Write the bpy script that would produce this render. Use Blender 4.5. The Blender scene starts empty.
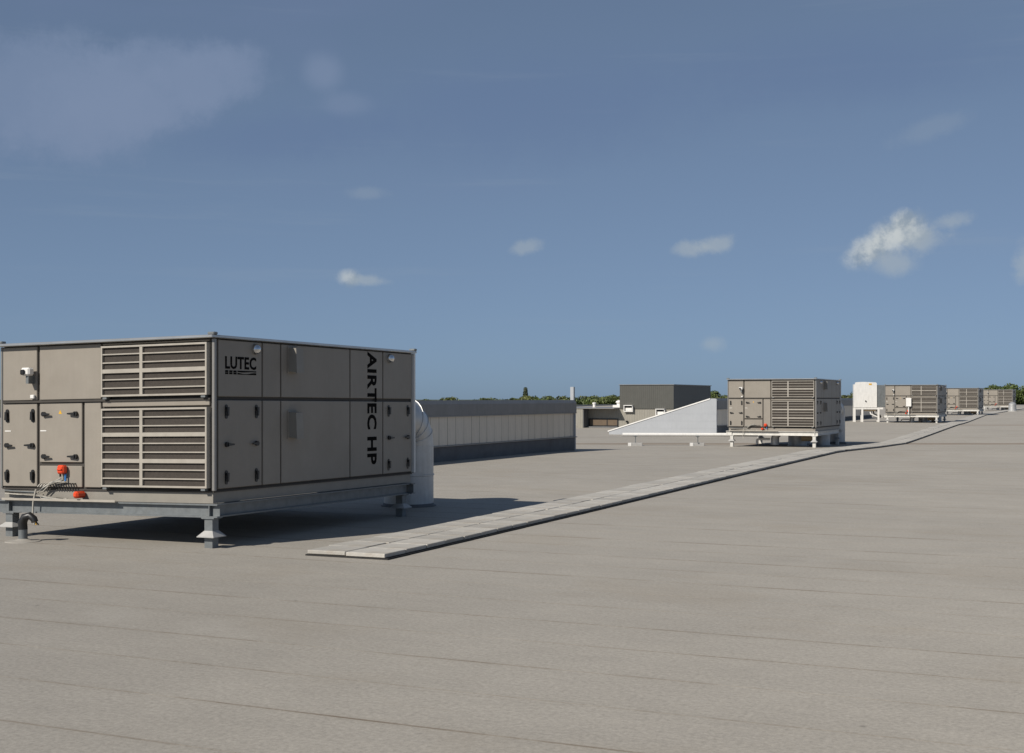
import bpy, bmesh, math, random
import numpy as np
from mathutils import Vector, Matrix
R = math.radians
random.seed(7)
scene = bpy.context.scene
C = scene.collection

# ------------------------------------------------------------------ camera, sky, sun, exposure
CAM_H = 1.76
cam_d = bpy.data.cameras.new('camera'); cam = bpy.data.objects.new('camera', cam_d); C.objects.link(cam)
cam.location = (0, 0, CAM_H); cam.rotation_euler = (R(90), 0, 0)
cam_d.sensor_width = 36; cam_d.lens = 1300 / 1024 * 36
cam_d.shift_y = (398 - 376.5) / 1024
cam_d.clip_start = .1; cam_d.clip_end = 20000
scene.camera = cam
scene.render.resolution_x, scene.render.resolution_y = 1024, 753

SUN_AZ = R(47)          # direction the light travels towards, measured from +Y to +X
SUN_EL = R(37)
sd = bpy.data.lights.new('sun', 'SUN'); sd.energy = 5.0; sd.angle = R(.5); sd.color = (1, .94, .85)
sun = bpy.data.objects.new('sun', sd); C.objects.link(sun)
ldir = Vector((math.sin(SUN_AZ) * math.cos(SUN_EL), math.cos(SUN_AZ) * math.cos(SUN_EL), -math.sin(SUN_EL)))
sun.rotation_euler = ldir.to_track_quat('-Z', 'Y').to_euler(); sun.location = (0, 0, 40)

vs = scene.view_settings
vs.view_transform = 'Standard'; vs.look = 'None'; vs.exposure = 0; vs.gamma = 1; vs.use_curve_mapping = False

world = bpy.data.worlds.new('World'); scene.world = world; world.use_nodes = True
def build_sky():
    nt = world.node_tree; N = nt.nodes; N.clear(); L = nt.links.new
    def node(t, **k):
        n = N.new(t)
        for a, b in k.items(): setattr(n, a, b)
        return n
    def m(op, a, b=None, c=None):
        n = node('ShaderNodeMath', operation=op)
        for i, v in enumerate((a, b, c)):
            if v is None: continue
            if isinstance(v, (int, float)): n.inputs[i].default_value = v
            else: L(v, n.inputs[i])
        return n.outputs[0]
    out = node('ShaderNodeOutputWorld'); bg = node('ShaderNodeBackground'); bg.inputs[1].default_value = .1
    sky = node('ShaderNodeTexSky', sky_type='NISHITA'); sky.sun_disc = False
    sky.sun_elevation = SUN_EL; sky.sun_rotation = SUN_AZ + math.pi
    sky.altitude = 0; sky.air_density = .5; sky.dust_density = .5; sky.ozone_density = 6
    hs = node('ShaderNodeHueSaturation'); hs.inputs['Saturation'].default_value = .7; hs.inputs['Value'].default_value = 1
    L(sky.outputs[0], hs.inputs['Color'])
    gm = node('ShaderNodeGamma'); gm.inputs[1].default_value = .5; L(hs.outputs[0], gm.inputs[0])
    tint = node('ShaderNodeVectorMath', operation='MULTIPLY'); L(gm.outputs[0], tint.inputs[0]); tint.inputs[1].default_value = (1.05, 1.35, 1.69)
    col = tint.outputs[0]
    tc = node('ShaderNodeTexCoord'); D = tc.outputs['Generated']
    def noise(scale, detail=5, rough=.55, vec=None, off=(0, 0, 0), sc=(1, 1, 1)):
        mp = node('ShaderNodeMapping'); L(vec or D, mp.inputs[0]); mp.inputs['Location'].default_value = off; mp.inputs['Scale'].default_value = sc
        n = node('ShaderNodeTexNoise'); n.inputs['Scale'].default_value = scale; n.inputs['Detail'].default_value = detail; n.inputs['Roughness'].default_value = rough
        L(mp.outputs[0], n.inputs['Vector']); return n.outputs['Fac']
    def ramp(x, a, b):
        n = node('ShaderNodeMapRange', interpolation_type='SMOOTHSTEP'); n.inputs[1].default_value = a; n.inputs[2].default_value = b; L(x, n.inputs[0]); return n.outputs[0]
    def mix(fac, a, b):
        n = node('ShaderNodeMix', data_type='RGBA'); L(fac, n.inputs[0]); L(a, n.inputs[6])
        if isinstance(b, tuple): n.inputs[7].default_value = b + (1,)
        else: L(b, n.inputs[7])
        return n.outputs[2]
    # thin high veil over the whole sky
    veil = ramp(noise(2.2, 4, .55, sc=(1, 1, 3.2), off=(3.1, 0, 1.7)), .52, .86)
    col = mix(m('MULTIPLY', veil, .5), col, (1.7, 2.2, 3.75))
    streak = ramp(noise(3.0, 5, .6, sc=(1, 1, 16), off=(0, 4.3, .3)), .55, .8)
    col = mix(m('MULTIPLY', streak, .18), col, (2.9, 3.5, 4.3))
    edge = m('SUBTRACT', noise(42, 5, .68), .5)
    puff = noise(75, 4, .6, off=(.02, 0, -.02))
    fuzz = m('MULTIPLY', edge, 1.75)
    # (azimuth deg from +Y, elevation deg, half width, half height, roll deg, density, softness, edge noise)
    def at(x, y, w, h, roll, dens, soft, en):      # bearing, height and spread of one puff, from slopes at a 1300 unit distance
        a = math.atan2(x, 1300); return (math.degrees(a), math.degrees(math.atan2(y, 1300 / math.cos(a))), math.degrees(w / 1300), math.degrees(h / 1300), roll, dens, soft, en)
    clouds = [at(*q) for q in (
        (356, 147, 26, 15, 30, .55, .9, .75), (374, 157, 30, 19, 25, .6, .9, .75), (394, 166, 28, 19, 20, .62, .9, .75), (391, 179, 13, 11, 0, .55, .9, .7), (412, 158, 26, 15, 10, .45, .95, 1.15), (381, 136, 27, 14, 0, .5, .95, .75),
        (436, 176, 21, 9, 15, .42, .95, 1.15), (181, 149, 20, 9, 0, .45, .95, 1.15), (203, 153, 22, 10, 8, .5, .95, 1.15), (14, 151, 15, 7, 10, .38, .95, 1.15),
        (-163, 120, 13, 9, 0, .55, .9, .7), (-147, 118, 20, 6, -5, .45, .95, 1.15), (514, 136, 13, 20, 0, .42, .95, 1.15), (200, 54, 13, 8, 0, .32, 1, .8), (-145, 205, 24, 7, 0, .16, 1, .8), (420, 270, 40, 12, 15, .12, 1, .8),
        (-230, 262, 125, 30, 6, .36, 1.1, .4), (20, 290, 210, 60, 3, .36, 1.1, .4), (330, 330, 190, 40, 0, .36, 1.1, .4),
        (-450, 300, 100, 62, 0, .62, .6, .5), (-365, 312, 105, 46, 10, .62, .6, .5), (-300, 322, 62, 33, 10, .5, .6, .5), (-410, 276, 85, 34, 12, .45, .7, .5), (-189, 326, 22, 21, 0, .6, 1, .3), (-166, 294, 30, 13, 0, .4, 1, .4),
        (-800, 180, 60, 17, 6, .5, .9, .8), (880, 210, 70, 20, 10, .5, .9, .8))]
    clouds += [(118, 8, 2.5, .7, 0, .5, .9, .8), (-110, 9, 2.8, .8, 5, .5, .9, .8)]
    for az, el, hw, hh, roll, dens, soft, en in clouds:
        az, el, roll = R(az), R(el), R(roll)
        c = Vector((math.sin(az) * math.cos(el), math.cos(az) * math.cos(el), math.sin(el)))
        e1 = Vector((math.cos(az), -math.sin(az), 0)); e2 = e1.cross(c)
        r1 = e1 * math.cos(roll) + e2 * math.sin(roll); r2 = e2 * math.cos(roll) - e1 * math.sin(roll)
        mp = node('ShaderNodeMapping', vector_type='TEXTURE'); L(D, mp.inputs[0]); mp.inputs['Location'].default_value = c
        mp.inputs['Rotation'].default_value = Matrix((r1, r2, r1.cross(r2))).transposed().to_euler('XYZ'); mp.inputs['Scale'].default_value = (R(hw), R(hh), R(max(hw, hh)))
        ln = node('ShaderNodeVectorMath', operation='LENGTH'); L(mp.outputs[0], ln.inputs[0])
        r = m('MULTIPLY_ADD', fuzz, en, ln.outputs['Value'])
        mr = node('ShaderNodeMapRange', interpolation_type='SMOOTHSTEP'); L(r, mr.inputs[0])
        for k_, v_ in enumerate((1 - soft * .75, 1 + soft * .25, dens, 0)): mr.inputs[k_ + 1].default_value = v_
        if hw > 2.4 or en < .55: col = mix(mr.outputs[0], col, (1.18, 1.78, 3.2) if dens == .36 else (2.0, 2.62, 3.9))
        elif dens > .5:
            sp = node('ShaderNodeSeparateXYZ'); L(mp.outputs[0], sp.inputs[0])
            lit = m('MULTIPLY_ADD', sp.outputs[1], .10, m('MULTIPLY_ADD', sp.outputs[0], -.05, puff))
            col = mix(mr.outputs[0], col, mix(ramp(lit, .34, .66), tcol(node, (2.7, 3.3, 3.9)), (5.9, 6.2, 6.1)))
        else: col = mix(mr.outputs[0], col, (4.0, 4.5, 4.8))
    L(col, bg.inputs[0]); L(bg.outputs[0], out.inputs[0])
def tcol(node, c):
    n = node('ShaderNodeRGB'); n.outputs[0].default_value = c + (1,); return n.outputs[0]
build_sky()

# ------------------------------------------------------------------ materials
def mat(name, col, rough=.6, metal=0., spec=.5, var=.12, vscale=3., bump=0., bscale=60., streak=0., stain=None, stain_amt=0., stretch=(1, 1, 1), obj_var=0.):
    col = tuple(v * .88 for v in col)
    M = bpy.data.materials.new(name); M.use_nodes = True
    nt = M.node_tree; N = nt.nodes; L = nt.links.new; b = N['Principled BSDF']
    b.inputs['Roughness'].default_value = rough; b.inputs['Metallic'].default_value = metal; b.inputs['Specular IOR Level'].default_value = spec
    tc = N.new('ShaderNodeTexCoord'); mp = N.new('ShaderNodeMapping'); mp.inputs['Scale'].default_value = stretch
    L(tc.outputs['Object'], mp.inputs[0])
    n1 = N.new('ShaderNodeTexNoise'); n1.inputs['Scale'].default_value = vscale; n1.inputs['Detail'].default_value = 6; n1.inputs['Roughness'].default_value = .65
    L(mp.outputs[0], n1.inputs['Vector'])
    mr = N.new('ShaderNodeMapRange'); mr.inputs[1].default_value = .25; mr.inputs[2].default_value = .75; mr.inputs[3].default_value = 1 - var; mr.inputs[4].default_value = 1 + var
    L(n1.outputs['Fac'], mr.inputs[0])
    val = mr.outputs[0]
    def mul(a, c):
        q = N.new('ShaderNodeMath'); q.operation = 'MULTIPLY'; L(a, q.inputs[0]); L(c, q.inputs[1]); return q.outputs[0]
    if streak:
        m2 = N.new('ShaderNodeMapping'); m2.inputs['Scale'].default_value = (9, 9, .7); L(tc.outputs['Object'], m2.inputs[0])
        n2 = N.new('ShaderNodeTexNoise'); n2.inputs['Scale'].default_value = 2.5; n2.inputs['Detail'].default_value = 5; L(m2.outputs[0], n2.inputs['Vector'])
        r2 = N.new('ShaderNodeMapRange'); r2.inputs[1].default_value = .3; r2.inputs[2].default_value = .75; r2.inputs[3].default_value = 1 + streak * .4; r2.inputs[4].default_value = 1 - streak
        L(n2.outputs['Fac'], r2.inputs[0]); val = mul(val, r2.outputs[0])
    if obj_var:
        oi = N.new('ShaderNodeObjectInfo'); r3 = N.new('ShaderNodeMapRange'); r3.inputs[3].default_value = 1 - obj_var; r3.inputs[4].default_value = 1 + obj_var
        L(oi.outputs['Random'], r3.inputs[0]); val = mul(val, r3.outputs[0])
    vm = N.new('ShaderNodeVectorMath'); vm.operation = 'SCALE'; vm.inputs[0].default_value = col; L(val, vm.inputs['Scale'])
    c = vm.outputs[0]
    if stain:
        n3 = N.new('ShaderNodeTexNoise'); n3.inputs['Scale'].default_value = vscale * .6; n3.inputs['Detail'].default_value = 8; n3.inputs['Roughness'].default_value = .7
        L(mp.outputs[0], n3.inputs['Vector'])
        r4 = N.new('ShaderNodeMapRange'); r4.inputs[1].default_value = .5; r4.inputs[2].default_value = .72; r4.inputs[4].default_value = stain_amt; L(n3.outputs['Fac'], r4.inputs[0])
        mx = N.new('ShaderNodeMix'); mx.data_type = 'RGBA'; L(r4.outputs[0], mx.inputs[0]); L(c, mx.inputs[6]); mx.inputs[7].default_value = stain + (1,); c = mx.outputs[2]
    L(c, b.inputs['Base Color'])
    if bump:
        n4 = N.new('ShaderNodeTexNoise'); n4.inputs['Scale'].default_value = bscale; n4.inputs['Detail'].default_value = 4; L(tc.outputs['Object'], n4.inputs['Vector'])
        bp = N.new('ShaderNodeBump'); bp.inputs['Strength'].default_value = bump; bp.inputs['Distance'].default_value = .01
        L(n4.outputs['Fac'], bp.inputs['Height']); L(bp.outputs[0], b.inputs['Normal'])
    return M

M_panel = mat('panel_paint', (.305, .274, .232), .5, spec=.3, var=.07, vscale=2.2, streak=.025, bump=.3, bscale=4, obj_var=.03, stain=(.21, .18, .14), stain_amt=.22)
M_joint = mat('joint_rubber', (.05, .043, .036), .7, var=.2)
M_alu = mat('aluminium_trim', (.30, .29, .275), .42, metal=.4, var=.1, vscale=6)
M_lid = mat('lid_sheet', (.55, .55, .54), .3, metal=.7, var=.12, vscale=3)
M_louv = mat('louvre_paint', (.42, .385, .33), .45, var=.1, vscale=8, stain=(.24, .21, .17), stain_amt=.35)
M_mesh = mat('louvre_mesh', (.052, .042, .034), .8, var=.25, vscale=25, bump=.6, bscale=160)
M_black = mat('black_plastic', (.014, .014, .014), .4, var=.2)
M_print = mat('black_print', (.008, .0075, .007), .9, spec=.05, var=.1)
M_steel = mat('galvanised_steel', (.19, .205, .21), .5, metal=.3, var=.22, vscale=9, bump=.1, bscale=30, stain=(.22, .22, .21), stain_amt=.4)
M_duct = mat('duct_sheet', (.60, .595, .58), .52, metal=.65, var=.14, vscale=5, streak=.1, bump=.15, bscale=4)
M_white = mat('white_paint', (.82, .80, .76), .5, var=.08, vscale=4, streak=.1)
M_flash = mat('foot_flashing', (.42, .41, .39), .6, var=.12, vscale=8, stain=(.3, .28, .25), stain_amt=.5)
M_hood = mat('hood_paint', (.27, .25, .215), .5, var=.1, vscale=4)
M_chrome = mat('polished_steel', (.75, .75, .75), .12, metal=1.0, var=.04)
M_patch = mat('membrane_patch', (.35, .325, .285), .75, var=.15, vscale=6)
M_cream = mat('cream_frame', (.66, .64, .59), .5, var=.14, vscale=6, stain=(.25, .23, .2), stain_amt=.4)
M_red = mat('orange_red_plastic', (.78, .072, .018), .35, var=.06)
M_blue = mat('blue_plastic', (.05, .22, .55), .4, var=.06)
M_yel = mat('yellow_sticker', (.75, .42, .03), .5, var=.05)
M_cable = mat('grey_cable', (.48, .45, .39), .5, var=.2, vscale=20)
M_conc = mat('paver_concrete', (.46, .435, .39), .85, var=.14, vscale=5, bump=.4, bscale=90, stain=(.25, .21, .16), stain_amt=.7, obj_var=.14)
M_sand = mat('joint_sand', (.20, .165, .12), .95, var=.3, vscale=9)
M_rub = mat('rubber_mat', (.02, .019, .018), .8, var=.3, vscale=12)
M_dkflash = mat('dark_flashing', (.22, .22, .218), .5, metal=.2, var=.12, vscale=2, streak=.12)
M_base = mat('kerb_membrane', (.14, .142, .145), .75, var=.18, vscale=2.5, stain=(.07, .068, .06), stain_amt=.5)
M_pane = mat('polycarbonate', (.72, .645, .535), .28, spec=.8, var=.1, vscale=1.5, streak=.12, obj_var=.05)
M_mull = mat('mullion_paint', (.22, .19, .155), .5, var=.1)
M_gable = mat('gable_sheet', (.40, .415, .435), .55, var=.06, vscale=1.2, streak=.05)
M_beige = mat('beige_cladding', (.30, .28, .235), .6, var=.08, vscale=2, streak=.1)
M_dark = mat('olive_cladding', (.082, .081, .07), .55, var=.08, vscale=2, streak=.12)
M_brown = mat('brown_glazing', (.15, .108, .07), .3, var=.15, vscale=3)
M_trunk = mat('bark', (.09, .065, .045), .9, var=.3, vscale=4)
M_terr = mat('meadow', (.07, .085, .035), .95, var=.4, vscale=.02)
M_wall = mat('facade', (.3, .28, .25), .8, var=.1)
M_copper = mat('tan_insulation', (.50, .37, .22), .6, var=.15, vscale=6)

def leaf_mat(name, col):
    M = bpy.data.materials.new(name); M.use_nodes = True
    nt = M.node_tree; N = nt.nodes; L = nt.links.new; b = N['Principled BSDF']; b.inputs['Roughness'].default_value = .6
    g = N.new('ShaderNodeNewGeometry'); hs = N.new('ShaderNodeHueSaturation'); hs.inputs['Color'].default_value = col + (1,)
    mr = N.new('ShaderNodeMapRange'); mr.inputs[3].default_value = .55; mr.inputs[4].default_value = 1.45
    L(g.outputs['Random Per Island'], mr.inputs[0]); L(mr.outputs[0], hs.inputs['Value'])
    oi = N.new('ShaderNodeObjectInfo'); m2 = N.new('ShaderNodeMapRange'); m2.inputs[3].default_value = .475; m2.inputs[4].default_value = .52
    L(oi.outputs['Random'], m2.inputs[0]); L(m2.outputs[0], hs.inputs['Hue'])
    L(hs.outputs[0], b.inputs['Base Color']); return M
M_leaf = leaf_mat('broadleaf', (.075, .095, .022)); M_leaf2 = leaf_mat('dark_conifer', (.03, .042, .018))

def membrane_mat():
    M = bpy.data.materials.new('roof_membrane'); M.use_nodes = True
    nt = M.node_tree; N = nt.nodes; L = nt.links.new; b = N['Principled BSDF']
    b.inputs['Roughness'].default_value = .7; b.inputs['Specular IOR Level'].default_value = .3; b.inputs['Diffuse Roughness'].default_value = .35
    def m(op, *a):
        n = N.new('ShaderNodeMath'); n.operation = op
        for i, v in enumerate(a):
            if isinstance(v, (int, float)): n.inputs[i].default_value = v
            else: L(v, n.inputs[i])
        return n.outputs[0]
    def rng(x, a, b_, c, d, smooth=False):
        n = N.new('ShaderNodeMapRange')
        if smooth: n.interpolation_type = 'SMOOTHSTEP'
        for i, v in enumerate((a, b_, c, d)): n.inputs[i + 1].default_value = v
        L(x, n.inputs[0]); return n.outputs[0]
    uv = N.new('ShaderNodeUVMap'); uv.uv_map = 'UVMap'
    def noise(scale, sc=(1, 1, 1), det=6, rough=.6, off=(0, 0, 0)):
        mp = N.new('ShaderNodeMapping'); mp.inputs['Scale'].default_value = sc; mp.inputs['Location'].default_value = off; L(uv.outputs[0], mp.inputs[0])
        n = N.new('ShaderNodeTexNoise'); n.inputs['Scale'].default_value = scale; n.inputs['Detail'].default_value = det; n.inputs['Roughness'].default_value = rough
        L(mp.outputs[0], n.inputs['Vector']); return n.outputs['Fac']
    sep = N.new('ShaderNodeSeparateXYZ'); L(uv.outputs[0], sep.inputs[0])
    geo = N.new('ShaderNodeNewGeometry'); gs = N.new('ShaderNodeSeparateXYZ'); L(geo.outputs['Position'], gs.inputs[0])
    v = m('MULTIPLY', rng(noise(.16, det=4), .3, .7, .935, 1.065), rng(noise(1.1, (.8, 1.2, 1), 8, .7), .3, .7, .94, 1.06))
    v = m('MULTIPLY', v, rng(noise(5, (.6, 1.5, 1), 7, .75, (5, 2, 0)), .3, .72, .95, 1.05))
    v = m('MULTIPLY', v, rng(noise(30, det=5, rough=.85), .25, .75, .66, 1.34))
    oi = N.new('ShaderNodeObjectInfo'); v = m('MULTIPLY', v, rng(oi.outputs['Random'], 0, 1, .985, 1.015))
    vm = N.new('ShaderNodeVectorMath'); vm.operation = 'SCALE'; vm.inputs[0].default_value = (.283, .261, .227); L(v, vm.inputs['Scale'])
    c = vm.outputs[0]
    def mix(fac, col):
        nonlocal c
        n = N.new('ShaderNodeMix'); n.data_type = 'RGBA'; L(fac, n.inputs[0]); L(c, n.inputs[6]); n.inputs[7].default_value = col + (1,); c = n.outputs[2]
    # dirt caught along each lap seam, broken up along its length
    fr = m('FRACT', m('ADD', m('DIVIDE', m('SUBTRACT', sep.outputs[1], 1.14), .83), m('MULTIPLY', m('SUBTRACT', noise(.7, (1, .05, 1), 5), .5), .02)))
    dist = m('MULTIPLY', m('MINIMUM', fr, m('SUBTRACT', 1.0, fr)), .83)
    line = rng(dist, .003, .016, 1, 0, True)
    halo = rng(dist, .0, .12, 1, 0, True)
    wn = N.new('ShaderNodeTexWhiteNoise'); wn.noise_dimensions = '1D'; L(m('ROUND', m('DIVIDE', m('SUBTRACT', sep.outputs[1], 1.14), .83)), wn.inputs['W'])
    brk = m('MULTIPLY', rng(noise(.7, (1, 2.3, 1), 8, .75, (9, 1, 0)), .42, .60, .05, 1), rng(wn.outputs['Value'], .25, .85, .12, .9))
    mix(m('MULTIPLY', line, brk), (.115, .088, .062))
    mix(m('MULTIPLY', m('MULTIPLY', halo, brk), .22), (.205, .178, .142))
    # scattered spots, scuffs and dried puddle marks
    vo = N.new('ShaderNodeTexVoronoi'); vo.inputs['Scale'].default_value = 1.3; L(uv.outputs[0], vo.inputs['Vector'])
    mix(m('MULTIPLY', rng(vo.outputs['Distance'], .014, .034, 1, 0), .6), (.11, .10, .085))
    mix(m('MULTIPLY', rng(noise(.33, (1, 1.2, 1), 9, .62, (2, 7, 0)), .55, .63, 0, .2), 1.0), (.225, .19, .145))
    mix(m('MULTIPLY', rng(noise(.28, (1, 1.0, 1), 9, .66, (12, 3, 0)), .60, .70, 0, .35), 1.0), (.35, .33, .295))
    mix(m('MULTIPLY', rng(noise(1.4, (.35, 3.0, 1), 7, .7, (3, 11, 0)), .62, .68, 0, .28), rng(noise(.3, off=(7, 7, 0)), .45, .6, 0, 1)), (.16, .132, .098))
    mix(rng(noise(2.2, (.3, 4.0, 1), 6, .7, (31, 5, 0)), .64, .70, 0, .2), (.36, .34, .305))
    # silt left in the drainage valley and along the ridge seam
    def band(y0, w, amt, col, x0=-500):
        d = m('ABSOLUTE', m('SUBTRACT', m('ADD', gs.outputs[1], m('MULTIPLY', noise(.5, det=5), .8)), y0))
        f = m('MULTIPLY', m('MULTIPLY', rng(d, w * .5, w, 1, 0, True), amt), rng(gs.outputs[0], x0, x0 + 1, 0, 1))
        mix(f, col)
    band(53.6, 1.0, .6, (.15, .105, .068)); band(78.5, 1.6, .5, (.15, .11, .075), 26)
    L(c, b.inputs['Base Color'])
    bp = N.new('ShaderNodeBump'); bp.inputs['Strength'].default_value = .25; bp.inputs['Distance'].default_value = .004
    L(noise(120, det=3), bp.inputs['Height']); b2 = N.new('ShaderNodeBump'); b2.inputs['Strength'].default_value = .18; b2.inputs['Distance'].default_value = .03
    L(noise(1.6, (.5, 1.5, 1), 4), b2.inputs['Height']); L(bp.outputs[0], b2.inputs['Normal']); L(b2.outputs[0], b.inputs['Normal'])
    return M
M_roof = membrane_mat()

# ------------------------------------------------------------------ mesh helpers
class MB:
    def __init__(s): s.v = []; s.f = []
    def add(s, vs_, fs):
        n = len(s.v); s.v += [tuple(p) for p in vs_]; s.f += [tuple(i + n for i in f) for f in fs]; return s
    def box(s, x0, x1, y0, y1, z0, z1):
        return s.add([(x0, y0, z0), (x1, y0, z0), (x1, y1, z0), (x0, y1, z0), (x0, y0, z1), (x1, y0, z1), (x1, y1, z1), (x0, y1, z1)],
                     [(3, 2, 1, 0), (4, 5, 6, 7), (0, 1, 5, 4), (1, 2, 6, 5), (2, 3, 7, 6), (3, 0, 4, 7)])
    def cbox(s, x0, x1, y0, y1, z0, z1, c=.006):      # box with all edges chamfered
        vs_ = []; 
        for ix, x in ((0, x0), (1, x1)):
            for iy, y in ((0, y0), (1, y1)):
                for iz, z in ((0, z0), (1, z1)):
                    dx, dy, dz = (c if ix == 0 else -c), (c if iy == 0 else -c), (c if iz == 0 else -c)
                    vs_ += [(x, y + dy, z + dz), (x + dx, y, z + dz), (x + dx, y + dy, z)]
        k = lambda ix, iy, iz, a: (ix * 4 + iy * 2 + iz) * 3 + a
        fs = []
        for ix in (0, 1):
            q = [k(ix, 0, 0, 0), k(ix, 1, 0, 0), k(ix, 1, 1, 0), k(ix, 0, 1, 0)]; fs.append(q if ix else q[::-1])
            q = [k(0, ix, 0, 1), k(1, ix, 0, 1), k(1, ix, 1, 1), k(0, ix, 1, 1)]; fs.append(q[::-1] if ix else q)
            q = [k(0, 0, ix, 2), k(1, 0, ix, 2), k(1, 1, ix, 2), k(0, 1, ix, 2)]; fs.append(q if ix else q[::-1])
        for i in (0, 1):
            for j in (0, 1):
                q = [k(0, i, j, 1), k(1, i, j, 1), k(1, i, j, 2), k(0, i, j, 2)]; fs.append(q)
                q = [k(i, 0, j, 0), k(i, 1, j, 0), k(i, 1, j, 2), k(i, 0, j, 2)]; fs.append(q)
                q = [k(i, j, 0, 0), k(i, j, 1, 0), k(i, j, 1, 1), k(i, j, 0, 1)]; fs.append(q)
                for l in (0, 1): fs.append([k(i, j, l, 0), k(i, j, l, 1), k(i, j, l, 2)])
        return s.add(vs_, fs)
    def prism(s, poly, axis, a, b):                    # poly of 2-D points extruded along an axis
        def P(p, t): return {'x': (t, p[0], p[1]), 'y': (p[0], t, p[1]), 'z': (p[0], p[1], t)}[axis]
        n = len(poly); return s.add([P(p, a) for p in poly] + [P(p, b) for p in poly],
            [tuple(range(n))[::-1], tuple(range(n, 2 * n))] + [(i, (i + 1) % n, n + (i + 1) % n, n + i) for i in range(n)])
    def ring_tube(s, rings, cap=True):
        n = len(rings[0]); vs_ = [p for r in rings for p in r]; fs = []
        for i in range(len(rings) - 1):
            for j in range(n): fs.append((i * n + j, i * n + (j + 1) % n, (i + 1) * n + (j + 1) % n, (i + 1) * n + j))
        if cap: fs += [tuple(range(n))[::-1], tuple(range((len(rings) - 1) * n, len(rings) * n))]
        return s.add(vs_, fs)
    def tube(s, pts, r, n=12, cap=True):               # r: number or list
        pts = [Vector(p) for p in pts]; rr = r if isinstance(r, (list, tuple)) else [r] * len(pts); rings = []
        t0 = (pts[1] - pts[0]).normalized(); up = Vector((0, 0, 1)) if abs(t0.z) < .9 else Vector((1, 0, 0)); nrm = (up - t0 * up.dot(t0)).normalized()
        for i, p in enumerate(pts):
            t = ((pts[min(i + 1, len(pts) - 1)] - pts[max(i - 1, 0)])).normalized()
            nrm = (nrm - t * nrm.dot(t)).normalized(); bi = t.cross(nrm)
            rings.append([p + (nrm * math.cos(2 * math.pi * k / n) + bi * math.sin(2 * math.pi * k / n)) * rr[i] for k in range(n)])
        return s.ring_tube(rings, cap)
    def lathe(s, cx, cy, prof, n=20): return s.ring_tube([[(cx + r * math.cos(2 * math.pi * k / n), cy + r * math.sin(2 * math.pi * k / n), z) for k in range(n)] for r, z in prof])
    def pyr(s, cx, cy, z0, z1, h0, h1):                # square frustum
        return s.add([(cx - h0, cy - h0, z0), (cx + h0, cy - h0, z0), (cx + h0, cy + h0, z0), (cx - h0, cy + h0, z0), (cx - h1, cy - h1, z1), (cx + h1, cy - h1, z1), (cx + h1, cy + h1, z1), (cx - h1, cy + h1, z1)],
                     [(3, 2, 1, 0), (4, 5, 6, 7), (0, 1, 5, 4), (1, 2, 6, 5), (2, 3, 7, 6), (3, 0, 4, 7)])
    def mesh(s, name, m, smooth=None, warp=None, fix=True):
        vv = [warp(p) for p in s.v] if warp else s.v
        me = bpy.data.meshes.new(name); me.from_pydata(vv, [], s.f); me.materials.append(m)
        if fix:
            bm = bmesh.new(); bm.from_mesh(me); bmesh.ops.recalc_face_normals(bm, faces=bm.faces); bm.to_mesh(me); bm.free()
        if smooth is not None:
            me.polygons.foreach_set('use_smooth', [True] * len(me.polygons)); me.set_sharp_from_angle(angle=R(smooth))
        me.update(); return me
    def build(s, name, m, parent=None, smooth=None, warp=None):
        return link(name, s.mesh(name, m, smooth, warp), parent)
def link(name, me, parent=None):
    o = bpy.data.objects.new(name, me); C.objects.link(o)
    if parent: o.parent = parent
    return o
def tag(o, label=None, cat=None, group=None, kind=None):
    for k, v in (('label', label), ('category', cat), ('group', group), ('kind', kind)):
        if v: o[k] = v
    return o
def empty(name, loc, rz=0):
    o = bpy.data.objects.new(name, None); o.empty_display_size = .2; C.objects.link(o); o.location = loc; o.rotation_euler = (0, 0, rz); return o
def copy_tree(o, parent=None):
    c = o.copy(); C.objects.link(c); c.parent = parent
    for ch in list(o.children): copy_tree(ch, c)
    return c

# ------------------------------------------------------------------ the roof
TH = R(24.69); CT, ST = math.cos(TH), math.sin(TH)   # building axis: local y = (ST, CT), local x = (CT, -ST)
def loc2w(x, y): return x * CT + y * ST, -x * ST + y * CT
GY = [-60, 20, 30, 41, 48, 53, 78, 86, 119, 156, 400]; GZ = [0, 0, .03, .04, -.08, -.12, .14, .12, .17, .27, .35]
LY = [-60, 20, 30, 41, 48, 53, 70, 100, 200, 400]; LZ = [0, 0, .02, .02, -.08, -.12, -.09, 0, .1, .2]
def g(X, Y):
    t = np.clip((np.asarray(X, float) - 5) / 19, 0, 1); t = t * t * (3 - 2 * t)
    return np.interp(Y, GY, GZ) * t + np.interp(Y, LY, LZ) * (1 - t)
def gz(X, Y): return float(g(X, Y))

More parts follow.
